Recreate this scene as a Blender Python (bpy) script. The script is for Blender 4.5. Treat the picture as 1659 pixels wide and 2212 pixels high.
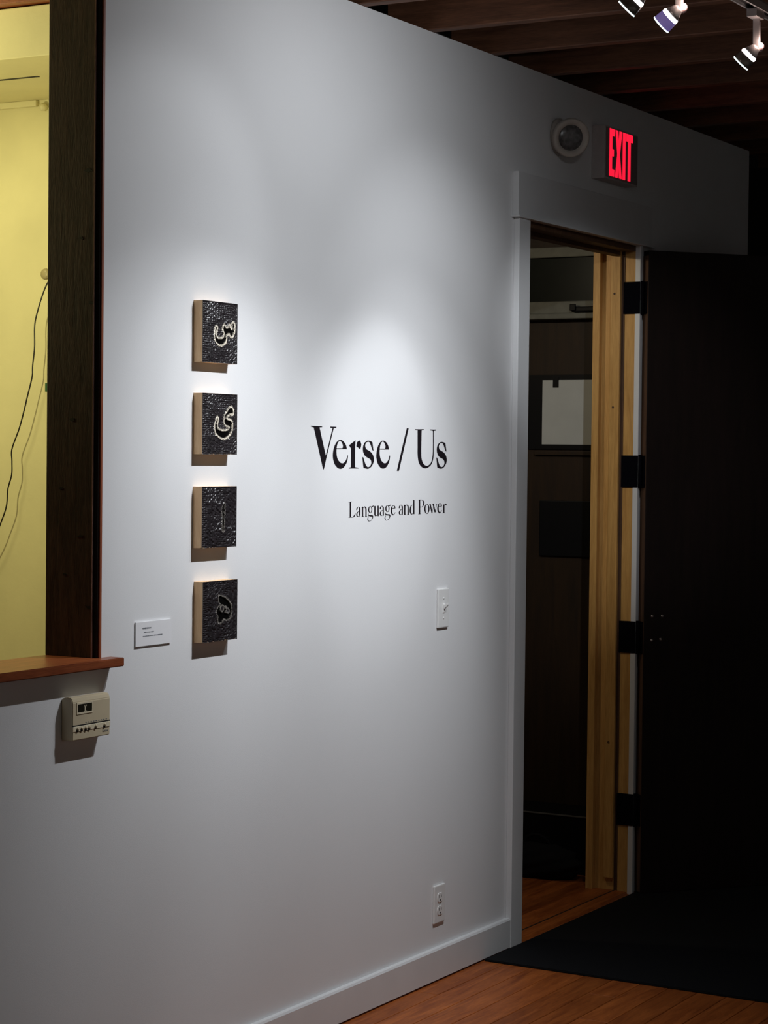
import bpy, bmesh, math, random
import numpy as np
from mathutils import Vector, Matrix, Quaternion
from mathutils.geometry import tessellate_polygon

for o in list(bpy.data.objects):
    bpy.data.objects.remove(o, do_unlink=True)
SC = bpy.context.scene
COL = SC.collection

# ------------------------------------------------------------------ camera
# gallery wall is the plane y = 0 (x runs along it, away from the camera), floor z = 0
F_PX, IMG_W, IMG_H = 4600.0, 1659.0, 2212.0
PHI, PITCH, ROLL = math.atan(4600.0 / 2600.0), 0.0273, 0.0106
CAM = Vector((0.0, -3.0019, 1.588))
fh = Vector((math.sin(PHI), math.cos(PHI), 0)); r0 = Vector((math.cos(PHI), -math.sin(PHI), 0)); zz = Vector((0, 0, 1))
fw = fh * math.cos(PITCH) - zz * math.sin(PITCH); u0 = zz * math.cos(PITCH) + fh * math.sin(PITCH)
rc = r0 * math.cos(ROLL) + u0 * math.sin(ROLL); uc = u0 * math.cos(ROLL) - r0 * math.sin(ROLL)
cd = bpy.data.cameras.new('camera'); cam = bpy.data.objects.new('camera', cd); COL.objects.link(cam)
cd.sensor_fit = 'VERTICAL'; cd.sensor_height = 36.0; cd.lens = 36.0 * F_PX / IMG_H
cd.clip_start = 0.05; cd.clip_end = 100
m = Matrix((rc, uc, -fw)).transposed().to_4x4(); m.translation = CAM
cam.matrix_world = m
SC.camera = cam

# ------------------------------------------------------------------ world, exposure
w = bpy.data.worlds.new('night'); SC.world = w; w.use_nodes = True
w.node_tree.nodes['Background'].inputs[0].default_value = (0.5, 0.45, 0.42, 1)
w.node_tree.nodes['Background'].inputs[1].default_value = 0.001
SC.view_settings.view_transform = 'Standard'; SC.view_settings.look = 'None'
SC.view_settings.gamma = 1.0; SC.view_settings.use_curve_mapping = False
SC.view_settings.exposure = 0.0

# ------------------------------------------------------------------ room lights
COOL = (0.93, 0.96, 1.0)
def spot(name, loc, target, power, angle, blend, radius=0.015, color=COOL):
    d = bpy.data.lights.new(name, 'SPOT'); d.energy = power; d.spot_size = math.radians(angle)
    d.spot_blend = blend; d.shadow_soft_size = radius; d.color = color
    o = bpy.data.objects.new(name, d); COL.objects.link(o)
    o.location = loc
    o.rotation_euler = (Vector(target) - Vector(loc)).to_track_quat('-Z', 'Y').to_euler()
    return o
def point(name, loc, power, color, radius=0.05):
    d = bpy.data.lights.new(name, 'POINT'); d.energy = power; d.color = color; d.shadow_soft_size = radius
    o = bpy.data.objects.new(name, d); COL.objects.link(o); o.location = loc
    return o
# lamp of the lit room behind the pass-through
point('lamp_of_back_room', (3.84, 1.40, 2.72), 27.0, (0.97, 0.88, 0.42), 0.16)
point('low_fill_of_back_room', (3.90, 1.13, 2.05), 22.0, (0.97, 0.88, 0.42), 0.025)  # added low fill for the yellow wall and the cable's shadow
# dim bulb inside the closet, on the side hidden by the wall
point('closet_bulb', (6.02, 0.80, 2.42), 13.0, (1.0, 0.86, 0.62), 0.03)
# added unseen spots on the walls behind the viewer, for dim bounce fill
for gx in (0.6, 2.6, 4.6, 6.6):
    spot('far_bounce_fill', (gx, -4.0, 2.66), (gx, -5.0, 1.5), 32, 80, 0.8, 0.03, (1.0, 0.95, 0.90))
spot('far_bounce_fill', (-0.6, -2.2, 2.66), (-1.6, -2.2, 1.5), 20, 90, 0.8, 0.03, (1.0, 0.95, 0.90))

# ------------------------------------------------------------------ materials
def srgb(r, g, b):
    f = lambda c: (c / 255 / 12.92) if c / 255 <= 0.04045 else ((c / 255 + 0.055) / 1.055) ** 2.4
    return (f(r), f(g), f(b), 1)
def nodes_of(name):
    mt = bpy.data.materials.new(name); mt.use_nodes = True
    nt = mt.node_tree
    return mt, nt, nt.nodes['Principled BSDF']
def mat(name, col, rough=0.5, metal=0.0, var=0.06, scale=40, bump=0.0, bscale=200, stretch=(1, 1, 1), spec=0.5, coat=0.0):
    """plain procedural material: colour with a little noise, optional fine relief"""
    mt, nt, p = nodes_of(name)
    tc = nt.nodes.new('ShaderNodeTexCoord'); mp = nt.nodes.new('ShaderNodeMapping')
    mp.inputs['Scale'].default_value = stretch
    nt.links.new(tc.outputs['Object'], mp.inputs['Vector'])
    nz = nt.nodes.new('ShaderNodeTexNoise'); nz.inputs['Scale'].default_value = scale; nz.inputs['Detail'].default_value = 4
    nt.links.new(mp.outputs[0], nz.inputs['Vector'])
    rp = nt.nodes.new('ShaderNodeValToRGB')
    rp.color_ramp.elements[0].position = 0.3; rp.color_ramp.elements[1].position = 0.7
    rp.color_ramp.elements[0].color = tuple(c * (1 - var) for c in col[:3]) + (1,)
    rp.color_ramp.elements[1].color = tuple(min(1, c * (1 + var)) for c in col[:3]) + (1,)
    nt.links.new(nz.outputs[0], rp.inputs[0]); nt.links.new(rp.outputs[0], p.inputs['Base Color'])
    p.inputs['Roughness'].default_value = rough; p.inputs['Metallic'].default_value = metal
    p.inputs['Specular IOR Level'].default_value = spec
    p.inputs['Coat Weight'].default_value = coat
    if bump:
        nb = nt.nodes.new('ShaderNodeTexNoise'); nb.inputs['Scale'].default_value = bscale; nb.inputs['Detail'].default_value = 3
        nt.links.new(mp.outputs[0], nb.inputs['Vector'])
        b = nt.nodes.new('ShaderNodeBump'); b.inputs['Strength'].default_value = bump; b.inputs['Distance'].default_value = 0.002
        nt.links.new(nb.outputs[0], b.inputs['Height']); nt.links.new(b.outputs[0], p.inputs['Normal'])
    return mt
def wood(name, c1, c2, stretch, rough=0.5, scale=8, bump=0.15, spec=0.4, knots=0.0, rnd=0.0):
    """grain: noise stretched along the board, plus finer streaks"""
    mt, nt, p = nodes_of(name)
    tc = nt.nodes.new('ShaderNodeTexCoord'); mp = nt.nodes.new('ShaderNodeMapping'); mp.inputs['Scale'].default_value = stretch
    nt.links.new(tc.outputs['Object'], mp.inputs['Vector'])
    src = mp.outputs[0]
    if rnd:
        oi = nt.nodes.new('ShaderNodeObjectInfo'); ad = nt.nodes.new('ShaderNodeVectorMath'); ad.operation = 'ADD'
        sc = nt.nodes.new('ShaderNodeMath'); sc.operation = 'MULTIPLY'; sc.inputs[1].default_value = 37.0
        nt.links.new(oi.outputs['Random'], sc.inputs[0]); nt.links.new(src, ad.inputs[0]); nt.links.new(sc.outputs[0], ad.inputs[1])
        src = ad.outputs[0]
    n1 = nt.nodes.new('ShaderNodeTexNoise'); n1.inputs['Scale'].default_value = scale; n1.inputs['Detail'].default_value = 6
    n1.inputs['Distortion'].default_value = 0.6
    n2 = nt.nodes.new('ShaderNodeTexNoise'); n2.inputs['Scale'].default_value = scale * 6; n2.inputs['Detail'].default_value = 3
    nt.links.new(src, n1.inputs['Vector']); nt.links.new(src, n2.inputs['Vector'])
    mx = nt.nodes.new('ShaderNodeMix'); mx.data_type = 'FLOAT'; mx.inputs[0].default_value = 0.35
    nt.links.new(n1.outputs[0], mx.inputs[2]); nt.links.new(n2.outputs[0], mx.inputs[3])
    rp = nt.nodes.new('ShaderNodeValToRGB'); rp.color_ramp.elements[0].position = 0.35; rp.color_ramp.elements[1].position = 0.65
    rp.color_ramp.elements[0].color = c1; rp.color_ramp.elements[1].color = c2
    nt.links.new(mx.outputs[0], rp.inputs[0])
    out = rp.outputs[0]
    if rnd:
        hv = nt.nodes.new('ShaderNodeHueSaturation')
        mr = nt.nodes.new('ShaderNodeMapRange'); mr.inputs[3].default_value = 1 - rnd; mr.inputs[4].default_value = 1 + rnd
        nt.links.new(oi.outputs['Random'], mr.inputs[0]); nt.links.new(mr.outputs[0], hv.inputs['Value'])
        nt.links.new(out, hv.inputs['Color']); out = hv.outputs[0]
    nt.links.new(out, p.inputs['Base Color'])
    p.inputs['Roughness'].default_value = rough; p.inputs['Specular IOR Level'].default_value = spec
    b = nt.nodes.new('ShaderNodeBump'); b.inputs['Strength'].default_value = bump; b.inputs['Distance'].default_value = 0.001
    nt.links.new(mx.outputs[0], b.inputs['Height']); nt.links.new(b.outputs[0], p.inputs['Normal'])
    return mt
def emit(name, col, strength, base=(0.02, 0.02, 0.02, 1)):
    mt, nt, p = nodes_of(name)
    p.inputs['Base Color'].default_value = base
    nz = nt.nodes.new('ShaderNodeTexNoise'); nz.inputs['Scale'].default_value = 60
    rp = nt.nodes.new('ShaderNodeValToRGB')
    rp.color_ramp.elements[0].color = tuple(c * 0.9 for c in col[:3]) + (1,); rp.color_ramp.elements[1].color = col
    nt.links.new(nz.outputs[0], rp.inputs[0]); nt.links.new(rp.outputs[0], p.inputs['Emission Color'])
    p.inputs['Emission Strength'].default_value = strength
    return mt

M = {}
M['paint'] = mat('white_wall_paint', (0.76, 0.765, 0.775, 1), 0.62, var=0.012, scale=3, bump=0.10, bscale=420, spec=0.3)
M['trim'] = mat('white_trim_paint', (0.70, 0.71, 0.72, 1), 0.42, var=0.02, scale=9, bump=0.04, bscale=160)
M['plate'] = mat('white_plastic', (0.78, 0.78, 0.77, 1), 0.3, var=0.01)
M['slot'] = mat('dark_slot', (0.012, 0.011, 0.010, 1), 0.6)
M['cream'] = mat('cream_plastic', (0.60, 0.51, 0.35, 1), 0.45, var=0.03, scale=30)
M['creamlight'] = mat('pale_cream_plastic', (0.74, 0.66, 0.48, 1), 0.45, var=0.03, scale=30)
M['lcd'] = mat('dark_display', (0.02, 0.018, 0.012, 1), 0.12, var=0.1)
M['black'] = mat('black_plastic', (0.004, 0.004, 0.005, 1), 0.5, spec=0.2)
M['ink'] = mat('black_vinyl', (0.012, 0.009, 0.012, 1), 0.35, var=0.1, scale=20)
M['paper'] = mat('white_card', (0.80, 0.80, 0.82, 1), 0.6, var=0.01)
M['printink'] = mat('grey_print', (0.16, 0.17, 0.19, 1), 0.7)
M['pine'] = wood('pine', (0.46, 0.24, 0.065, 1), (0.66, 0.38, 0.12, 1), (9, 9, 0.7), 0.5, 6)
M['birch'] = wood('birch', (0.80, 0.50, 0.265, 1), (0.92, 0.64, 0.37, 1), (10, 10, 1.2), 0.55, 12)
M['darkpost'] = wood('dark_stained_timber', (0.042, 0.024, 0.019, 1), (0.115, 0.066, 0.048, 1), (12, 12, 1.6), 0.62, 7, bump=0.5)
M['redwood'] = wood('red_brown_varnish', (0.17, 0.040, 0.016, 1), (0.32, 0.090, 0.033, 1), (1.2, 12, 12), 0.35, 6)
M['redwoodv'] = wood('red_brown_varnish_upright', (0.20, 0.05, 0.022, 1), (0.34, 0.10, 0.045, 1), (12, 12, 1.2), 0.4, 6)
M['arris'] = wood('pale_arris', (0.20, 0.10, 0.08, 1), (0.42, 0.25, 0.20, 1), (12, 12, 2), 0.5, 8)  # paler thin edge line along the dark reveal
M['floor'] = wood('orange_brown_floorboard', (0.20, 0.046, 0.010, 1), (0.42, 0.120, 0.026, 1), (1.0, 9, 9), 0.42, 4, bump=0.12, spec=0.25, rnd=0.14)
M['floorbase'] = mat('floor_joint', (0.02, 0.008, 0.004, 1), 0.9)
M['joist'] = wood('dark_brown_joist', (0.085, 0.034, 0.017, 1), (0.19, 0.080, 0.040, 1), (9, 0.8, 9), 0.6, 6, bump=0.3)
M['deck'] = wood('dark_ceiling_board', (0.030, 0.014, 0.008, 1), (0.06, 0.03, 0.017, 1), (0.8, 9, 9), 0.7, 6)
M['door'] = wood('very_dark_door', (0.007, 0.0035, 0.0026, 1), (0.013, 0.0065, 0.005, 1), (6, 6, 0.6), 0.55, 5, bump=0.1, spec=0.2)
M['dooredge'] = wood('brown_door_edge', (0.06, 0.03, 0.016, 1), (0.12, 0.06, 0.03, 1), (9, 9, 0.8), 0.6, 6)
M['hinge'] = mat('black_iron', (0.003, 0.003, 0.005, 1), 0.8, 0.0, spec=0.02)
M['screw'] = mat('steel_screw', (0.45, 0.40, 0.38, 1), 0.35, 0.9)
M['mat'] = mat('black_rubber_mat', (0.0065, 0.007, 0.0085, 1), 0.85, var=0.25, scale=600, bump=0.5, bscale=900, spec=0.15)
M['yellow'] = mat('yellow_plaster', (0.72, 0.67, 0.42, 1), 0.7, var=0.05, scale=6, bump=0.2, bscale=60)
M['yellowtrim'] = mat('yellow_trim', (0.74, 0.69, 0.44, 1), 0.55, var=0.04, scale=8)
M['beige'] = mat('beige_knob', (0.40, 0.34, 0.20, 1), 0.4)
M['green'] = mat('green_tape', (0.01, 0.10, 0.03, 1), 0.5)
M['cord'] = mat('black_cord', (0.010, 0.008, 0.007, 1), 0.4)
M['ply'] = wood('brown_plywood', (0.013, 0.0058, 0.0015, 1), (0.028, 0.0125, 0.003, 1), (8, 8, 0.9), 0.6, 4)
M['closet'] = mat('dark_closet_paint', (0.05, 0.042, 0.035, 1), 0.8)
M['greyrail'] = mat('grey_window_rail', (0.15, 0.155, 0.135, 1), 0.55, var=0.15, scale=25)
M['closetrim'] = mat('dull_grey_rim', (0.10, 0.10, 0.095, 1), 0.5)
M['glass'] = mat('dark_window_glass', (0.008, 0.011, 0.009, 1), 0.3, var=0.2, scale=8, spec=0.12)
M['sheet'] = mat('grey_white_paper', (0.50, 0.51, 0.48, 1), 0.7, var=0.04, scale=12)
M['metal'] = mat('brushed_grey_metal', (0.42, 0.40, 0.40, 1), 0.4, 0.7, var=0.08)
M['alu'] = mat('aluminium_track', (0.55, 0.55, 0.55, 1), 0.4, 0.6)
M['glow'] = emit('halogen_glow', (1.0, 0.93, 0.95, 1), 9.0)
M['glowviolet'] = emit('violet_dichroic_glow', (0.72, 0.55, 1.0, 1), 5.0)
M['rimglow'] = emit('rim_glow', (0.75, 0.95, 1.0, 1), 2.6)
M['barrel'] = mat('smoked_glass_barrel', (0.24, 0.21, 0.185, 1), 0.25, 0.3, var=0.4, scale=60)
M['barrelviolet'] = emit('violet_reflector_glass', (0.10, 0.07, 0.22, 1), 0.9, (0.2, 0.2, 0.28, 1))
M['pink'] = mat('pinkish_clear_knob', (0.60, 0.42, 0.42, 1), 0.2, 0.2, var=0.2, scale=80)
M['signbox'] = mat('sign_housing_plastic', (0.52, 0.49, 0.49, 1), 0.5)
M['signface'] = mat('dark_sign_face', (0.26, 0.23, 0.23, 1), 0.5)
M['exitred'] = emit('exit_red', (1.0, 0.012, 0.045, 1), 1.15)
M['lampbeige'] = mat('beige_lamp_plastic', (0.50, 0.45, 0.40, 1), 0.45)
M['lens'] = mat('dark_lens', (0.10, 0.095, 0.095, 1), 0.25, var=0.4, scale=90)
M['carved'] = mat('black_stained_carving', (0.017, 0.0135, 0.0155, 1), 0.36, var=0.35, scale=70, spec=0.75)
M['recess'] = mat('gloss_black_letter', (0.0035, 0.003, 0.003, 1), 0.22)
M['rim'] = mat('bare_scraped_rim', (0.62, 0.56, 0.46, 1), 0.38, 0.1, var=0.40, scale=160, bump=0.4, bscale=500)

# ------------------------------------------------------------------ mesh helpers
def link_mesh(name, bm, material, parent=None, smooth=False):
    off = Vector((0, 0, 0))
    p = parent
    while p is not None:
        off += p.location; p = p.parent
    bmesh.ops.translate(bm, verts=bm.verts, vec=-off)
    bmesh.ops.recalc_face_normals(bm, faces=bm.faces)
    me = bpy.data.meshes.new(name); bm.to_mesh(me); bm.free()
    if smooth:
        for f in me.polygons: f.use_smooth = True
    me.materials.append(M[material] if isinstance(material, str) else material)
    o = bpy.data.objects.new(name, me); COL.objects.link(o)
    if parent: o.parent = parent
    return o
def at_base(o):
    """move a lone mesh's origin to the middle of its own bounds"""
    me = o.data; vs = [v.co for v in me.vertices]
    c = Vector([(min(v[i] for v in vs) + max(v[i] for v in vs)) / 2 for i in range(3)])
    c.z = min(v.z for v in vs)
    me.transform(Matrix.Translation(-c)); o.location += c
    return o
def tag(o, label, cat, group=None):
    o['label'] = label; o['category'] = cat
    if group: o['group'] = group
    return o
def structure(o, label=None):
    o['kind'] = 'structure'
    if label: o['label'] = label
    return o
def thing(name, loc, label, cat, group=None):
    o = bpy.data.objects.new(name, None); COL.objects.link(o); o.location = loc; o.empty_display_size = 0.05
    return tag(o, label, cat, group)
def box(bm, x0, x1, y0, y1, z0, z1, bevel=0.0, seg=2):
    r = bmesh.ops.create_cube(bm, size=1.0)
    vs = r['verts']
    for v in vs:
        v.co = Vector((x0 + (v.co.x + .5) * (x1 - x0), y0 + (v.co.y + .5) * (y1 - y0), z0 + (v.co.z + .5) * (z1 - z0)))
    if bevel:
        es = list({e for v in vs for e in v.link_edges})
        bmesh.ops.bevel(bm, geom=es, offset=bevel, segments=seg, affect='EDGES', profile=0.6)
    return bm
def B(*a, **k):
    return box(bmesh.new(), *a, **k)
def lathe(bm, prof, origin, axis, seg=28):
    """prof: (distance along axis, radius)"""
    ax = Vector(axis).normalized()
    q = Vector((0, 0, 1)).rotation_difference(ax)
    rings = []
    for d, r in prof:
        ring = []
        for i in range(seg):
            a = 2 * math.pi * i / seg
            ring.append(bm.verts.new(Vector(origin) + q @ Vector((r * math.cos(a), r * math.sin(a), d))))
        rings.append(ring)
    for a, b in zip(rings, rings[1:]):
        for i in range(seg):
            bm.faces.new((a[i], a[(i + 1) % seg], b[(i + 1) % seg], b[i]))
    bm.faces.new(rings[0]); bm.faces.new(rings[-1])
    return bm
def tube(bm, pts, r, seg=10):
    pts = [Vector(p) for p in pts]
    rings = []
    for i, p in enumerate(pts):
        d = (pts[min(i + 1, len(pts) - 1)] - pts[max(i - 1, 0)]).normalized()
        s = d.orthogonal().normalized() if i == 0 else (prev - d * prev.dot(d)).normalized()
        prev = s; t = d.cross(s)
        rings.append([bm.verts.new(p + s * r * math.cos(2 * math.pi * k / seg) + t * r * math.sin(2 * math.pi * k / seg)) for k in range(seg)])
    for a, b in zip(rings, rings[1:]):
        for k in range(seg):
            bm.faces.new((a[k], a[(k + 1) % seg], b[(k + 1) % seg], b[k]))
    bm.faces.new(rings[0]); bm.faces.new(rings[-1])
    return bm
def prism(bm, pts, ext):
    """closed polygon (3D points) extruded along ext"""
    a = [bm.verts.new(p) for p in pts]; b = [bm.verts.new(Vector(p) + Vector(ext)) for p in pts]
    bm.faces.new(a); bm.faces.new(b[::-1])
    n = len(a)
    for i in range(n):
        bm.faces.new((a[i], a[(i + 1) % n], b[(i + 1) % n], b[i]))
    return bm
def slab(xs, zs, solid, y0, y1):
    """wall with openings: cells of an x/z grid, faces only on the outside"""
    bm = bmesh.new(); V = {}
    def v(i, k, y):
        key = (i, k, y)
        if key not in V: V[key] = bm.verts.new((xs[i], y, zs[k]))
        return V[key]
    nx, nz = len(xs) - 1, len(zs) - 1
    s = lambda i, k: 0 <= i < nx and 0 <= k < nz and solid(i, k)
    for i in range(nx):
        for k in range(nz):
            if not s(i, k): continue
            for y in (y0, y1):
                bm.faces.new((v(i, k, y), v(i + 1, k, y), v(i + 1, k + 1, y), v(i, k + 1, y)))
            if not s(i - 1, k): bm.faces.new((v(i, k, y0), v(i, k, y1), v(i, k + 1, y1), v(i, k + 1, y0)))
            if not s(i + 1, k): bm.faces.new((v(i + 1, k, y0), v(i + 1, k, y1), v(i + 1, k + 1, y1), v(i + 1, k + 1, y0)))
            if not s(i, k - 1): bm.faces.new((v(i, k, y0), v(i + 1, k, y0), v(i + 1, k, y1), v(i, k, y1)))
            if not s(i, k + 1): bm.faces.new((v(i, k + 1, y0), v(i + 1, k + 1, y0), v(i + 1, k + 1, y1), v(i, k + 1, y1)))
    return bm
def poly_fill(loops, y0, y1):
    """flat shape with holes in the x/z plane, given thickness between y0 (back) and y1 (front)"""
    bm = bmesh.new()
    flat = [p for l in loops for p in l]
    tris = tessellate_polygon([[Vector((p[0], p[1], 0)) for p in l] for l in loops])
    fr = [bm.verts.new((p[0], y1, p[1])) for p in flat]; bk = [bm.verts.new((p[0], y0, p[1])) for p in flat]
    for t in tris:
        try: bm.faces.new([fr[i] for i in t])
        except ValueError: pass
    n = 0
    for l in loops:
        for i in range(len(l)):
            a, b = n + i, n + (i + 1) % len(l)
            bm.faces.new((fr[a], fr[b], bk[b], bk[a]))
        n += len(l)
    return bm

# ------------------------------------------------------------------ letter outlines (mm / 0.1 mm on the wall)
GLYPHS = {'V':[[(5.3,115.1,1),(62.8,114.2,1),(62.8,112.1,1),(48.9,111.8,1),(84.1,33.8,1),(119.5,111.3,1),(107.8,112.1,1),(107.8,114.5,1),(138.4,114.3,1),(138.4,111.8,1),(125.0,111.3,1),(90.7,37.3,1),(75.2,-0.1,1),(72.3,-3.1,1),(69.8,-0.1,1),(19.8,111.4,1),(5.4,112.9,1)]],'e':[[(196.3,53.9,1),(193.1,61.8,0),(186.1,69.4,0),(173.8,76.3,0),(160.9,78.6,0),(148.2,76.0,0),(136.3,68.2,0),(127.5,57.4,0),(123.0,45.1,0),(122.0,33.6,0),(125.2,22.1,0),(132.1,12.2,0),(142.8,4.5,0),(154.2,0.3,0),(164.7,-0.7,0),(176.8,1.4,0),(188.8,8.4,0),(197.8,17.7,0),(202.2,28.5,0),(203.3,35.9,1),(199.7,35.9,1),(196.1,26.9,0),(188.6,19.2,0),(179.6,14.9,0),(170.5,14.0,0),(159.9,16.8,0),(149.2,23.7,0),(143.0,32.9,0),(140.5,43.7,0),(140.8,53.5,1)],[(141.3,55.5,1),(141.7,58.3,0),(143.9,64.4,0),(149.7,72.2,0),(159.4,76.9,0),(167.8,73.1,0),(174.8,65.5,0),(175.7,60.1,0),(173.9,56.6,0),(170.4,55.7,1)]],'r':[[(243.7,78.4,1),(241.9,55.0,1),(242.2,3.6,1),(262.4,1.8,1),(262.4,0.3,1),(210.7,0.3,1),(210.6,2.0,1),(220.6,3.4,1),(220.3,55.6,1),(209.4,64.5,1)],[(249.5,62.1,1),(253.9,73.1,0),(263.9,77.5,0),(270.2,77.5,1),(275.8,68.6,0),(275.2,62.3,0),(270.6,54.1,1),(259.6,58.7,0)]],'s':[[(338.7,74.3,1),(345.6,50.2,1),(341.6,51.0,1),(335.1,58.9,0),(328.5,68.3,0),(322.1,74.5,0),(314.2,75.2,0),(306.3,73.6,0),(299.3,68.0,0),(298.7,61.7,0),(301.9,56.2,0),(309.9,52.4,0),(324.2,48.5,0),(335.4,43.1,0),(343.5,36.8,0),(347.7,28.1,0),(347.1,18.6,0),(340.9,9.9,0),(331.5,3.5,0),(320.5,0.0,0),(312.6,-0.8,0),(301.5,0.4,0),(290.5,2.8,1),(287.1,16.1,0),(284.4,31.8,1),(288.3,31.0,1),(294.8,20.8,0),(301.3,11.4,0),(309.3,5.1,0),(318.8,3.9,0),(328.2,6.7,0),(334.4,13.8,0),(333.5,20.9,0),(327.8,26.4,0),(315.1,30.3,0),(304.0,33.5,0),(294.4,38.9,0),(288.0,46.7,0),(286.2,55.3,0),(288.4,64.0,0),(295.3,71.9,0),(304.7,76.3,0),(314.1,78.2,0),(326.8,77.3,0)]],'/':[[(540.5,117.3,1),(551.0,116.2,1),(496.0,-6.6,1),(483.7,-6.5,1)]],'U':[[(591.4,114.6,1),(645.1,115.4,1),(645.2,113.3,1),(630.6,112.5,1),(629.8,69.5,0),(630.2,39.9,0),(633.7,25.1,0),(644.4,13.2,0),(661.2,7.6,0),(675.8,8.8,0),(690.4,15.3,0),(698.5,27.3,0),(702.8,45.2,0),(703.2,70.2,0),(702.2,111.6,1),(684.9,113.5,1),(684.9,115.3,1),(719.3,115.4,1),(719.4,112.8,1),(707.1,111.7,1),(708.1,70.2,0),(707.6,45.3,0),(704.9,28.3,0),(696.7,14.3,0),(682.2,5.3,0),(663.4,0.8,0),(646.7,1.3,0),(630.0,6.3,0),(617.4,15.2,0),(610.9,28.0,0),(608.0,44.7,0),(607.5,69.3,0),(606.5,112.3,1),(591.5,112.6,1)]]}
ART_DATA = {'a1':[(59.0,26.0),(63.4,21.9),(62.8,14.0),(61.5,3.7),(57.4,-3.7),(50.3,-6.0),(45.3,-3.9),(43.8,0.3),(40.2,1.3),(34.6,-0.6),(27.6,-4.5),(25.5,-7.7),(26.3,-14.0),(23.6,-21.2),(16.6,-26.2),(5.4,-28.7),(-7.2,-27.3),(-17.0,-21.7),(-22.0,-14.1),(-22.8,-4.8),(-20.9,5.4),(-17.5,12.6),(-14.7,11.9),(-16.0,5.0),(-19.4,-0.8),(-18.6,-8.5),(-11.5,-15.1),(2.5,-16.8),(13.6,-13.8),(19.2,-7.2),(19.7,1.4),(15.4,7.4),(14.6,12.9),(18.8,17.8),(23.1,14.1),(28.7,11.0),(34.4,11.6),(39.3,17.4),(41.4,18.3),(44.3,13.0),(50.0,8.5),(55.7,11.2),(57.0,17.6),(55.5,23.8)],'a2':[(50.7,41.5),(57.2,35.3),(57.3,28.2),(46.6,27.2),(36.7,23.8),(29.7,18.9),(28.4,12.6),(35.5,10.4),(45.5,9.0),(52.7,5.2),(54.9,-2.7),(53.0,-13.0),(46.0,-22.6),(33.3,-30.6),(17.8,-33.9),(0.9,-31.0),(-11.7,-24.9),(-19.6,-15.6),(-21.1,-5.5),(-17.8,5.5),(-12.3,14.2),(-9.5,13.4),(-12.2,4.0),(-13.5,-3.8),(-9.1,-12.3),(3.5,-16.9),(20.4,-18.2),(37.3,-14.8),(44.4,-9.2),(41.4,-3.7),(28.6,-1.5),(21.5,4.6),(20.6,14.0),(24.0,23.5),(32.4,30.0),(39.4,37.2)],'a3':[(22.3,33.1),(24.5,26.8),(23.3,15.0),(22.0,3.2),(20.9,-12.5),(21.8,-28.3),(20.5,-34.6),(16.3,-36.1),(13.3,-28.1),(14.5,-12.4),(13.6,3.4),(11.9,19.1),(15.3,27.7)],'a4':[(-3.9,36.3),(13.0,33.8),(27.3,28.3),(40.2,20.5),(48.9,8.9),(51.3,-3.2),(47.9,-14.9),(39.4,-22.3),(28.1,-23.2),(18.1,-21.0),(11.1,-26.0),(4.1,-30.3),(-5.7,-28.1),(-8.6,-21.6),(-7.3,-14.6),(-12.4,-5.7),(-13.2,2.2),(-6.3,9.7),(0.7,13.2),(2.0,18.7),(-5.1,23.8)],'a4a':[(11.9,15.7),(19.1,9.8),(17.8,2.0),(9.4,-4.6),(0.9,-1.0),(-2.0,6.3),(2.1,12.4)],'a4b':[(24.7,11.9),(34.7,7.3),(43.4,-1.1),(40.6,-8.1),(33.5,-9.2),(22.8,-6.2),(26.3,1.5),(22.6,7.2)]}
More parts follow.
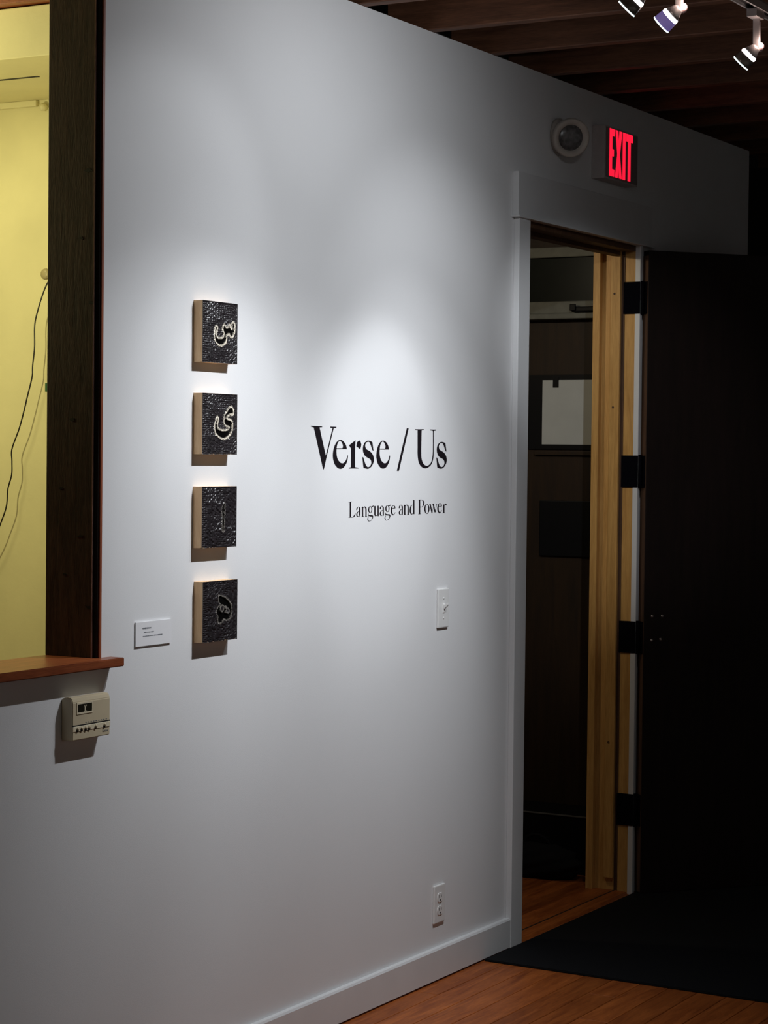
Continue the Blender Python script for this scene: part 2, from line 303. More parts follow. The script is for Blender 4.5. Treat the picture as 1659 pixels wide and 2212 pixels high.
SMALL = [('L',[[(160,413),(168,-14),(235,-15),(226,412)],[(98,402),(277,412),(275,419),(96,410)],[(114,-22),(391,-19),(390,-11),(113,-13)],[(354,-14),(374,-11),(402,-6),(428,1),(445,9),(458,19),(468,34),(472,56),(473,81),(473,99),(466,99),(454,83),(437,61),(422,43),(410,34),(400,28),(389,22),(374,11),(357,0),(345,-8)]]),('a',[[(566,181),(573,182),(578,188),(583,194),(585,202),(585,210),(588,218),(596,231),(607,246),(620,257),(633,261),(646,260),(656,256),(667,247),(676,234),(682,221),(684,215),(685,210),(686,184),(688,122),(689,44),(749,-6),(695,-22),(753,42),(752,121),(750,183),(749,209),(746,221),(737,231),(719,245),(695,258),(672,267),(649,270),(628,269),(607,264),(584,255),(560,242),(540,230),(529,218),(524,207),(524,198),(527,189),(534,182),(541,173)],[(701,150),(680,147),(648,142),(617,134),(589,121),(562,105),(542,88),(530,71),(525,52),(529,34),(546,15),(572,-2),(608,-12),(646,-6),(682,7),(707,16),(698,22),(672,15),(636,5),(611,3),(601,10),(590,25),(584,39),(582,50),(585,64),(591,78),(602,94),(617,110),(634,124),(658,133),(686,139),(706,143)]]),('n',[[(842,262),(848,-5),(915,-7),(910,260)],[(826,-13),(958,-10),(956,-1),(824,-4)],[(833,241),(891,262),(879,269),(826,245)],[(901,220),(922,231),(951,245),(976,252),(991,249),(1005,243),(1017,233),(1024,226),(1030,216),(1036,187),(1039,124),(1040,44),(1040,-13),(1104,-14),(1104,43),(1104,123),(1100,187),(1094,219),(1083,238),(1064,251),(1035,263),(1000,269),(965,267),(935,254),(908,238),(890,225)],[(1020,-20),(1138,-15),(1135,-7),(1018,-11)]]),('g',[[(1382,177),(1379,151),(1370,127),(1356,108),(1337,96),(1315,92),(1293,98),(1276,111),(1263,130),(1255,153),(1252,179),(1254,204),(1261,228),(1273,246),(1290,259),(1311,264),(1334,259),(1353,246),(1368,227),(1378,203),(1382,177),(1428,176),(1421,206),(1404,233),(1378,254),(1345,268),(1311,272),(1276,269),(1243,257),(1215,237),(1197,210),(1191,180),(1198,150),(1217,122),(1246,101),(1280,88),(1315,83),(1349,87),(1381,99),(1406,120),(1422,146),(1428,176)],[(1380,250),(1400,250),(1429,251),(1457,255),(1482,263),(1503,273),(1518,281),(1505,291),(1485,287),(1458,282),(1433,277),(1412,270),(1391,261),(1376,255)],[(1228,71),(1204,65),(1191,54),(1183,44),(1182,33),(1190,22),(1210,12),(1241,3),(1281,-5),(1321,-12),(1361,-15),(1394,-16),(1409,-17),(1416,-20),(1427,-26),(1434,-38),(1434,-54),(1428,-73),(1413,-92),(1389,-109),(1357,-125),(1324,-136),(1290,-141),(1256,-141),(1231,-137),(1217,-128),(1207,-113),(1201,-98),(1197,-83),(1198,-66),(1203,-50),(1216,-35),(1234,-20),(1248,-8),(1233,-8),(1219,-15),(1197,-29),(1178,-45),(1166,-62),(1159,-81),(1159,-100),(1170,-119),(1190,-136),(1219,-149),(1255,-153),(1295,-152),(1334,-145),(1371,-133),(1406,-116),(1434,-98),(1456,-79),(1472,-59),(1480,-39),(1481,-21),(1471,-3),(1443,14),(1401,20),(1363,21),(1331,22),(1297,25),(1260,30),(1232,34),(1220,36),(1214,38),(1209,42),(1211,50),(1220,61),(1213,70)]]),('u',[[(1539,272),(1539,206),(1540,115),(1545,44),(1555,13),(1576,-2),(1600,-7),(1628,-10),(1659,-7),(1687,-1),(1715,12),(1743,27),(1763,38),(1751,44),(1731,33),(1702,19),(1675,9),(1651,8),(1632,10),(1619,15),(1616,17),(1618,18),(1614,45),(1611,114),(1609,205),(1608,271)],[(1529,263),(1600,269),(1596,277),(1526,270)],[(1725,278),(1735,-8),(1801,-9),(1791,278)],[(1715,269),(1783,276),(1779,283),(1712,277)],[(1761,-16),(1809,-8),(1803,0),(1755,-7)]]),('a',[[(1903,184),(1909,185),(1915,191),(1920,198),(1922,205),(1922,213),(1925,222),(1933,235),(1944,251),(1958,262),(1972,266),(1985,265),(1996,261),(2007,252),(2016,238),(2023,225),(2025,219),(2026,213),(2027,187),(2029,124),(2030,44),(2093,-7),(2036,-23),(2097,43),(2095,123),(2093,186),(2092,213),(2090,225),(2080,236),(2061,250),(2036,263),(2012,272),(1988,275),(1966,274),(1945,269),(1921,260),(1896,247),(1875,234),(1864,221),(1859,210),(1858,201),(1862,192),(1869,185),(1876,176)],[(2043,152),(2020,149),(1988,145),(1955,136),(1926,123),(1899,107),(1878,90),(1865,72),(1859,53),(1864,34),(1882,15),(1909,-2),(1946,-12),(1986,-6),(2023,7),(2049,16),(2040,22),(2012,15),(1975,5),(1949,3),(1939,10),(1927,25),(1921,39),(1919,51),(1922,65),(1928,79),(1939,95),(1955,112),(1973,126),(1998,135),(2027,141),(2048,145)]]),('g',[[(2375,186),(2372,160),(2363,136),(2348,117),(2329,105),(2306,100),(2284,106),(2266,119),(2253,139),(2245,163),(2242,189),(2244,214),(2251,238),(2263,257),(2280,270),(2302,275),(2325,269),(2345,256),(2361,237),(2371,213),(2375,186),(2422,185),(2416,216),(2398,243),(2371,265),(2338,279),(2302,283),(2266,280),(2232,268),(2203,247),(2185,220),(2179,190),(2186,159),(2206,131),(2235,109),(2270,96),(2306,92),(2342,95),(2374,108),(2400,129),(2417,155),(2422,185)],[(2374,261),(2394,261),(2423,262),(2452,265),(2478,274),(2500,284),(2515,292),(2502,302),(2481,298),(2453,293),(2428,288),(2406,281),(2384,272),(2369,266)],[(2217,79),(2192,73),(2179,62),(2170,51),(2170,41),(2178,30),(2198,20),(2231,10),(2271,2),(2313,-5),(2354,-8),(2388,-9),(2403,-11),(2410,-13),(2421,-20),(2429,-31),(2429,-48),(2422,-67),(2407,-86),(2382,-103),(2349,-120),(2316,-131),(2281,-136),(2246,-136),(2220,-132),(2205,-123),(2195,-108),(2189,-93),(2185,-77),(2186,-60),(2191,-44),(2204,-28),(2223,-14),(2238,-1),(2222,-1),(2207,-8),(2184,-22),(2165,-38),(2153,-56),(2145,-76),(2146,-95),(2158,-114),(2178,-131),(2207,-144),(2245,-148),(2286,-147),(2326,-140),(2364,-128),(2400,-111),(2429,-93),(2452,-73),(2467,-53),(2476,-33),(2477,-14),(2467,4),(2438,21),(2395,28),(2356,28),(2323,29),(2287,33),(2249,37),(2221,41),(2208,44),(2202,45),(2198,49),(2200,58),(2209,69),(2201,78)]]),('e',[[(2555,183),(2763,185),(2761,199),(2553,197)],[(2770,192),(2765,210),(2757,233),(2740,255),(2709,269),(2673,277),(2640,279),(2612,275),(2584,264),(2559,247),(2536,224),(2516,195),(2504,163),(2500,129),(2505,93),(2519,60),(2544,32),(2579,8),(2620,-7),(2665,-7),(2697,4),(2721,18),(2742,37),(2761,58),(2773,75),(2764,75),(2748,62),(2724,42),(2699,27),(2674,19),(2652,15),(2643,17),(2628,27),(2607,46),(2591,68),(2582,96),(2578,128),(2578,159),(2582,188),(2589,215),(2599,238),(2610,255),(2625,267),(2642,272),(2664,268),(2686,257),(2702,245),(2714,229),(2724,207),(2730,193)]]),('a',[[(3020,193),(3027,194),(3033,200),(3038,207),(3040,215),(3040,223),(3043,231),(3051,245),(3063,261),(3077,272),(3092,276),(3105,275),(3117,271),(3128,262),(3137,248),(3144,234),(3147,229),(3147,223),(3149,196),(3151,132),(3152,51),(3216,-1),(3158,-17),(3221,49),(3219,131),(3217,195),(3216,222),(3213,234),(3203,245),(3184,260),(3158,273),(3133,282),(3109,286),(3086,284),(3064,279),(3039,270),(3013,257),(2992,243),(2980,231),(2975,219),(2974,210),(2978,201),(2985,194),(2993,185)],[(3165,161),(3142,158),(3108,153),(3074,144),(3044,131),(3016,114),(2995,97),(2981,79),(2976,60),(2981,40),(2999,21),(3027,4),(3065,-7),(3106,0),(3145,13),(3171,22),(3162,29),(3133,21),(3095,11),(3069,9),(3058,16),(3046,31),(3039,46),(3037,58),(3040,71),(3047,86),(3058,102),(3074,120),(3093,134),(3119,143),(3149,149),(3170,153)]]),('n',[[(3292,277),(3298,0),(3371,-1),(3364,276)],[(3275,-7),(3416,-4),(3414,5),(3273,1)],[(3282,255),(3345,277),(3331,285),(3274,260)],[(3355,234),(3378,246),(3408,260),(3435,267),(3452,264),(3467,257),(3479,247),(3487,240),(3494,229),(3500,200),(3503,134),(3504,52),(3504,-7),(3573,-9),(3573,51),(3572,133),(3569,200),(3562,233),(3550,252),(3529,266),(3499,278),(3461,284),(3423,282),(3391,269),(3362,252),(3343,240)],[(3483,-14),(3609,-10),(3607,-1),(3481,-6)]]),('d',[[(3843,414),(3852,5),(3922,4),(3913,413)],[(3819,400),(3892,408),(3884,419),(3815,405)],[(3859,256),(3832,265),(3800,272),(3764,273),(3730,263),(3697,247),(3669,225),(3649,197),(3635,165),(3627,134),(3625,104),(3630,75),(3645,48),(3673,24),(3711,4),(3756,-6),(3800,1),(3837,16),(3864,30),(3848,30),(3823,24),(3786,13),(3761,11),(3746,20),(3728,38),(3715,58),(3707,78),(3704,103),(3704,130),(3707,159),(3714,189),(3723,214),(3737,235),(3755,252),(3774,262),(3797,263),(3826,258),(3843,256)],[(3879,1),(3930,4),(3926,13),(3875,9)]]),('P',[[(4189,419),(4198,2),(4277,0),(4267,418)],[(4162,-6),(4327,-3),(4326,6),(4160,3)],[(4153,406),(4322,415),(4320,423),(4150,414)],[(4267,417),(4298,411),(4353,407),(4397,398),(4424,382),(4444,360),(4456,341),(4461,325),(4460,309),(4456,290),(4447,267),(4433,242),(4416,222),(4397,212),(4372,206),(4346,203),(4316,202),(4286,204),(4270,202),(4258,202),(4285,197),(4316,195),(4348,195),(4379,197),(4411,201),(4443,212),(4474,232),(4504,256),(4525,281),(4535,304),(4535,327),(4523,350),(4495,373),(4456,394),(4412,410),(4357,417),(4299,420),(4251,417)]]),('o',[[(4783,140),(4780,98),(4769,61),(4751,31),(4726,12),(4696,5),(4665,13),(4639,33),(4620,64),(4607,101),(4602,143),(4605,184),(4616,222),(4634,252),(4659,271),(4689,278),(4720,270),(4745,250),(4765,219),(4778,182),(4783,140),(4854,139),(4845,185),(4820,226),(4782,259),(4736,280),(4689,287),(4642,282),(4597,262),(4562,231),(4539,190),(4531,144),(4541,98),(4566,57),(4603,24),(4648,3),(4696,-4),(4743,1),(4788,20),(4824,52),(4847,93),(4854,139)]]),('w',[[(4854,275),(4991,10),(5053,16),(4924,281)],[(5034,12),(5127,225),(5110,227),(5018,14)],[(5048,278),(5181,26),(5243,32),(5118,285)],[(5225,28),(5313,265),(5296,266),(5208,30)],[(4848,271),(4953,277),(4951,285),(4845,279)],[(5042,276),(5143,280),(5141,288),(5040,284)],[(5263,262),(5346,267),(5343,275),(5260,270)]]),('e',[[(5407,196),(5632,199),(5630,213),(5405,211)],[(5640,206),(5634,224),(5626,249),(5607,271),(5573,286),(5534,295),(5499,297),(5468,292),(5438,281),(5411,263),(5386,239),(5365,209),(5351,176),(5348,140),(5353,103),(5368,68),(5396,39),(5433,15),(5477,-2),(5526,-2),(5561,10),(5587,25),(5610,44),(5630,67),(5644,84),(5633,84),(5616,70),(5591,50),(5563,34),(5536,25),(5512,21),(5503,23),(5486,34),(5463,54),(5446,77),(5437,105),(5433,139),(5432,171),(5436,201),(5444,230),(5454,254),(5467,271),(5482,283),(5501,289),(5525,284),(5549,273),(5566,261),(5579,244),(5590,221),(5597,206)]]),('r',[[(5725,247),(5731,6),(5808,5),(5803,246)],[(5702,-2),(5840,2),(5838,11),(5700,7)],[(5703,232),(5774,250),(5762,259),(5696,238)],[(5792,199),(5807,213),(5828,231),(5849,245),(5867,249),(5882,249),(5877,249),(5879,248),(5892,238),(5901,229),(5943,234),(5940,244),(5933,260),(5909,275),(5868,277),(5839,268),(5817,256),(5801,238),(5789,216),(5780,202)]])]

# ================================================================== STRUCTURE
random.seed(4)
CEIL = 2.835
# --- gallery wall with pass-through (left) and doorway
XS = [-1.6, 1.0, 3.972, 6.225, 7.150, 8.30]; ZS = [0.0, 1.085, 2.352, 2.78, CEIL]
def solid(i, k):
    if i == 1: return k == 0 or k == 3
    if i == 3: return k >= 2
    return True
structure(link_mesh('wall_left', slab(XS, ZS, solid, 0.0, 0.15), 'paint'), 'white gallery wall with a pass-through and a doorway')
# --- floor: base plus single boards running along the wall
floor = structure(link_mesh('floor', B(-1.7, 10.6, -5.1, 2.0, -0.10, -0.006), 'floorbase'), 'orange brown board floor')
PW = 0.0918
row = 0
y = -0.001
boards = []
while row < 22:
    x = 3.9 - (row * 0.37) % 1.1
    while x < 8.9:
        L = random.choice((1.6, 2.1, 2.6))
        boards.append((x, min(x + L, 9.3), y - PW + 0.0012, y - 0.0006)); x += L
    y -= PW; row += 1
for (x0, x1, y0, y1) in boards:
    bm = B(x0 + .0006, x1 - .0006, y0, y1, -0.018, 0.0, bevel=0.0012, seg=1)
    link_mesh('floor_board', bm, 'floor', floor)
for k in range(12):
    y1 = 0.152 + k * PW
    link_mesh('floor_board', B(5.9, 7.6, y1 + .0006, y1 + PW - .0006, -0.018, 0.0, bevel=0.0012, seg=1), 'floor', floor)
# --- ceiling deck and joists
ceiling = structure(link_mesh('ceiling', B(-1.7, 10.6, -5.1, 0.15, 3.07, 3.12), 'deck'), 'dark timber ceiling with exposed joists')
for k in range(-6, 9):
    x0 = 5.545 + 0.4064 * k
    link_mesh('joist', B(x0, x0 + 0.042, -5.0, 0.14, CEIL + 0.001, 3.07, bevel=0.003, seg=1), 'joist', ceiling)
k = 0
yb = -5.0
while yb < -0.0:
    link_mesh('deck_board', B(3.0, 9.0, yb + .002, min(yb + 0.138, .14), 3.055, 3.0695), 'deck', ceiling); yb += 0.14
structure(link_mesh('wall_right', B(-1.6, 10.6, -5.1, -5.0, 0.0, 3.07), 'paint'), 'white wall across the gallery, behind the viewer')
structure(link_mesh('wall_near', B(-1.7, -1.6, -5.1, 0.15, 0.0, 3.07), 'paint'), 'white end wall behind the viewer')
# dark far end of the room past the wall's end
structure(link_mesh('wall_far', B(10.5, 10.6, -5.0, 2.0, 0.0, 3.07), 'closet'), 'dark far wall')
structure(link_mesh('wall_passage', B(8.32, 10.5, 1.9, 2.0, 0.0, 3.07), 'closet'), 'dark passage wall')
# --- baseboard
bm = bmesh.new()
prism(bm, [(-1.6, 0.0, 0.006), (-1.6, -0.018, 0.006), (-1.6, -0.018, 0.094), (-1.6, -0.014, 0.0994), (-1.6, 0.0, 0.0994)], (7.734, 0, 0))
structure(link_mesh('baseboard_left', bm, 'trim'), 'white baseboard along the gallery wall')
# --- door casing
tr = structure(link_mesh('trim_1', B(6.134, 6.216, -0.020, 0.0, 0.0, 2.346, bevel=0.0025), 'trim'), 'white door casing nearest the light switch')
structure(link_mesh('trim_2', B(7.130, 7.152, -0.020, 0.0, 0.0, 2.346, bevel=0.0025), 'trim'), 'white door casing on the hinge side')
structure(link_mesh('trim_3', B(6.122, 7.236, -0.021, 0.0, 2.352, 2.492, bevel=0.0025), 'trim'), 'white head board over the doorway')
structure(link_mesh('trim_4', B(6.112, 7.244, -0.030, 0.0, 2.3455, 2.3525, bevel=0.002), 'trim'), 'thin white fillet under the head board')
# --- door frame: pine jambs, stops, head, threshold
fr = structure(link_mesh('door_frame', B(7.133, 7.166, 0.0, 0.155, 0.0, 2.346, bevel=0.002), 'pine'), 'unpainted pine jamb and stop on the hinge side')
fr['kind'] = 'structure'
link_mesh('door_stop', B(7.117, 7.133, 0.052, 0.090, 0.055, 2.330, bevel=0.002), 'pine', fr)
link_mesh('stop_shadow_strip', B(7.130, 7.133, 0.040, 0.052, 0.0, 2.33), 'dooredge', fr)  # dark strip painted in for the stop's shadow on the jamb
link_mesh('back_bead', B(7.109, 7.133, 0.128, 0.155, 0.0, 2.330, bevel=0.0015), 'pine', fr)
link_mesh('strike_jamb', B(6.209, 6.232, 0.0, 0.155, 0.0, 2.346, bevel=0.002), 'pine', fr)
link_mesh('head_jamb', B(6.232, 7.133, 0.0, 0.155, 2.326, 2.346, bevel=0.002), 'dooredge', fr)
link_mesh('head_stop', B(6.232, 7.117, 0.052, 0.092, 2.312, 2.326, bevel=0.002), 'dooredge', fr)
for (px, pz) in ((7.1165, 2.175), (7.1165, 1.765), (7.1165, 0.55)):
    bm = bmesh.new(); lathe(bm, [(0, .0042), (.0012, .0042)], (px, 0.074, pz), (-1, 0, 0), 10)
    link_mesh('knot', bm, 'dooredge', fr)
bm = bmesh.new()
prism(bm, [(6.232, -0.004, 0.0), (6.232, 0.004, 0.008), (6.232, 0.045, 0.010), (6.232, 0.15, 0.010), (6.232, 0.155, 0.0)], (0.899, 0, 0))
link_mesh('threshold', bm, 'floor', fr)
link_mesh('threshold_groove', B(6.232, 7.131, 0.047, 0.053, 0.008, 0.0106), 'slot', fr)

# --- pass-through: dark timber reveal, red edge strip
ps = structure(link_mesh('window_1', B(3.958, 3.972, 0.012, 0.146, 1.107, 2.78, bevel=0.0015), 'darkpost'), 'pass-through opening with a dark timber reveal')
link_mesh('reveal_arris', B(3.9565, 3.9605, 0.0095, 0.0125, 1.107, 2.78), 'arris', ps)
link_mesh('reveal_groove', B(3.9635, 3.972, -0.001, 0.012, 1.107, 2.78), 'slot', ps)
link_mesh('edge_strip', B(3.9665, 3.9745, -0.0055, -0.001, 1.107, 2.78, bevel=0.001), 'redwoodv', ps)
for (pz, py, s) in ((2.235, .03, .016), (2.08, .05, .011), (1.93, .018, .012), (1.66, .07, .010), (1.50, .10, .009), (1.39, .045, .012), (1.30, .09, .010), (1.225, .02, .014)):
    bm = bmesh.new()
    n = 9
    pts = []
    for i in range(n):
        a = 2 * math.pi * i / n; rr = s * random.uniform(.35, 1.0)
        pts.append((3.9582, py + rr * math.cos(a), pz + rr * 0.45 * math.sin(a)))
    prism(bm, pts, (-0.0006, 0, 0)); link_mesh('gouge_mark', bm, 'slot', ps)
# sill board of the pass-through with a horn over the wall
bm = bmesh.new()
pts = [(1.0, 0.148), (3.972, 0.148), (3.972, 0.0), (4.018, 0.0), (4.018, -0.040), (1.0, -0.040)]
prism(bm, [(x, yy, 1.0865) for x, yy in pts], (0, 0, 0.0205))
bmesh.ops.bevel(bm, geom=[e for e in bm.edges], offset=0.002, segments=2, affect='EDGES')
sill = link_mesh('window_sill', bm, 'redwood', ps)

# --- back room seen through the pass-through
YW = 4.955
bk = structure(link_mesh('wall_back_room', B(YW, 5.05, 0.15, 3.2, 0.0, 3.0), 'yellow'), 'yellow lit wall of the room behind the pass-through')
so = link_mesh('soffit', B(4.40, YW, 0.15, 3.2, 2.6125, 2.745, bevel=0.003), 'yellow', bk)
link_mesh('soffit_slot', B(4.630, 4.640, 0.72, 3.2, 2.6108, 2.614), 'slot', bk)
link_mesh('corner_bead', B(YW - .014, YW, 0.975, 3.2, 2.594, 2.6125, bevel=0.003), 'yellowtrim', bk)
link_mesh('soffit_cap', B(4.37, YW, 0.15, 3.2, 2.749, 2.81, bevel=0.004), 'redwood', bk)
bm = bmesh.new(); lathe(bm, [(0, .010), (.012, .012), (.02, .008)], (YW, 0.951, 2.590), (-1, 0, 0), 14)
link_mesh('wire_clip', bm, 'yellowtrim', bk, True)
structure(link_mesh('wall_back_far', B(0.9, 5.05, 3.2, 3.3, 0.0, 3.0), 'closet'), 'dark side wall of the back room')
structure(link_mesh('floor_back_room', B(1.0, 4.955, 0.15, 3.2, 0.0005, 0.02), 'floor'), 'board floor of the back room')
structure(link_mesh('ceiling_back_room', B(1.0, 4.955, 0.15, 3.2, 2.93, 3.0), 'deck'), 'ceiling of the back room')

# --- closet behind the door
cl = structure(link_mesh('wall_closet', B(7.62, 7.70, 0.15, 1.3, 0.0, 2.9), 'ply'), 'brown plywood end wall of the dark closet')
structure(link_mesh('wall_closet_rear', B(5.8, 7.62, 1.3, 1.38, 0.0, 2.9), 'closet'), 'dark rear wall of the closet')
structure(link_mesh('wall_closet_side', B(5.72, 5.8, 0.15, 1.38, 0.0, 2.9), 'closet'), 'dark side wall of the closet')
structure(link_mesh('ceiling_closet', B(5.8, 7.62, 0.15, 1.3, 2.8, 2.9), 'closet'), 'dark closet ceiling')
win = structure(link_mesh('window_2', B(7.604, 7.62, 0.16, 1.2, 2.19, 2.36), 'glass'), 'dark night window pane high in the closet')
link_mesh('pane_shadow_line', B(7.600, 7.604, 0.16, 1.2, 2.186, 2.192), 'slot', win)
link_mesh('top_rail', B(7.585, 7.62, 0.16, 1.2, 2.362, 2.402, bevel=0.003), 'greyrail', win)
link_mesh('bottom_rail', B(7.580, 7.62, 0.16, 1.2, 2.142, 2.190, bevel=0.004), 'greyrail', win)
link_mesh('stool', B(7.560, 7.62, 0.16, 1.2, 2.120, 2.142, bevel=0.004), 'greyrail', win)
sl = link_mesh('sash_lock', B(7.556, 7.580, 0.33, 0.445, 2.146, 2.166, bevel=0.004), 'black', win)
link_mesh('lock_lever', B(7.548, 7.558, 0.425, 0.449, 2.150, 2.176, bevel=0.003), 'black', win)
for zz0 in (2.02, 1.30, 0.62):
    pass

# ================================================================== THINGS
# --- open door leaf with hinges
d = Vector((0.757, -0.653, 0)); n = Vector((0.653, 0.757, 0))      # along the leaf, away from the camera
Bc = Vector((7.1326, -0.0498, 0.0))
T, WD = 0.042, 0.90
door = thing('door', (Bc.x, Bc.y, 0.008), 'very dark brown door leaf standing wide open past the doorway', 'door')
def leaf(a0, a1, t0, t1, z0, z1, bevel=0.0):
    bm = box(bmesh.new(), a0, a1, t0, t1, z0, z1, bevel)
    for v in bm.verts:
        v.co = Bc + d * v.co.x + n * v.co.y + Vector((0, 0, v.co.z))
    return bm
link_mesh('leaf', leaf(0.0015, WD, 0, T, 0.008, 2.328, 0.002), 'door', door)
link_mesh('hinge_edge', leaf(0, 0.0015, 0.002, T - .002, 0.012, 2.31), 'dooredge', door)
for (a, z) in ((0.035, 1.012), (0.075, 1.012), (0.034, 0.925), (0.070, 0.928)):
    bm = bmesh.new(); c = Bc + d * a + n * 0.001
    lathe(bm, [(0, .0058), (.002, .0056), (.0035, .003)], (c.x, c.y, z), -n, 12)
    link_mesh('bolt_head', bm, 'screw', door, True)
A_ = Bc + n * T
for zc in (2.159, 1.534, 0.935, 0.308):
    h = thing('hinge', (7.15, -0.02, zc - 0.0575), {2.159: 'topmost of the four black butt hinges on the pine jamb', 1.534: 'second black butt hinge from the top of the doorway',
              0.935: 'third black hinge from the top, beside pale bolt heads on the door', 0.308: 'lowest of the four black butt hinges, nearest the floor'}[zc], 'hinge', 'black hinges of the open door')
    link_mesh('jamb_leaf', B(7.1275, 7.133, -0.020, 0.044, zc - .0575, zc + .0575, bevel=0.001), 'hinge', h)
    bm = leaf(-0.003, 0.0, 0.004, T + 0.004, zc - .0575, zc + .0575)
    link_mesh('door_plate', bm, 'hinge', h)
    p0 = A_ + n * 0.004 - d * 0.002
    bm = bmesh.new(); prism(bm, [(7.1275, -0.020, zc - .0575), (7.140, -0.016, zc - .0575), (p0.x, p0.y + .002, zc - .0575), (p0.x - .004, p0.y - .004, zc - .0575)], (0, 0, .115))
    link_mesh('knuckle_web', bm, 'hinge', h)
    bm = bmesh.new(); lathe(bm, [(0, .005), (.001, .0068), (.119, .0068), (.120, .005)], (7.136, -0.026, zc - .06), (0, 0, 1), 14)
    link_mesh('pin_barrel', bm, 'hinge', h, True)

# --- door mat
bm = bmesh.new()
pts = [(5.942, -0.0225), (7.60, -0.0205), (7.60, -1.35), (5.912, -1.35)]
prism(bm, [(x, yy, 0.0002) for x, yy in pts], (0, 0, 0.007))
bmesh.ops.bevel(bm, geom=list(bm.edges), offset=0.002, segments=2, affect='EDGES')
tag(at_base(link_mesh('door_mat', bm, 'mat')), 'large black rubber mat on the board floor before the doorway', 'mat')

# --- carved panels
ART = {'a1': ART_DATA['a1'], 'a2': ART_DATA['a2'], 'a3': ART_DATA['a3'], 'a4': ART_DATA['a4']}
def smooth_loop(p, k=6):
    out = []
    N = len(p)
    for i in range(N):
        p0, p1, p2, p3 = (np.array(p[(i + j) % N], float) for j in (-1, 0, 1, 2))
        for s in range(k):
            t = s / k
            out.append(.5 * ((2 * p1) + (-p0 + p2) * t + (2 * p0 - 5 * p1 + 4 * p2 - p3) * t * t + (-p0 + 3 * p1 - 3 * p2 + p3) * t ** 3))
    return np.array(out)
def sdf(px, pz, loop):
    """signed distance (negative inside) from grid points to a closed loop, in mm"""
    a = loop; b = np.roll(loop, -1, 0)
    P = np.stack([px.ravel(), pz.ravel()], 1)
    best = np.full(len(P), 1e9); inside = np.zeros(len(P), bool)
    for (ax, az), (bx, bz) in zip(a, b):
        ex, ez = bx - ax, bz - az
        L2 = ex * ex + ez * ez + 1e-9
        t = np.clip(((P[:, 0] - ax) * ex + (P[:, 1] - az) * ez) / L2, 0, 1)
        dd = (P[:, 0] - ax - t * ex) ** 2 + (P[:, 1] - az - t * ez) ** 2
        best = np.minimum(best, dd)
        if az != bz:
            c = ((az > P[:, 1]) != (bz > P[:, 1])) & (P[:, 0] < (bx - ax) * (P[:, 1] - az) / (bz - az) + ax)
            inside ^= c
    r = np.sqrt(best); r[inside] *= -1
    return r.reshape(px.shape)
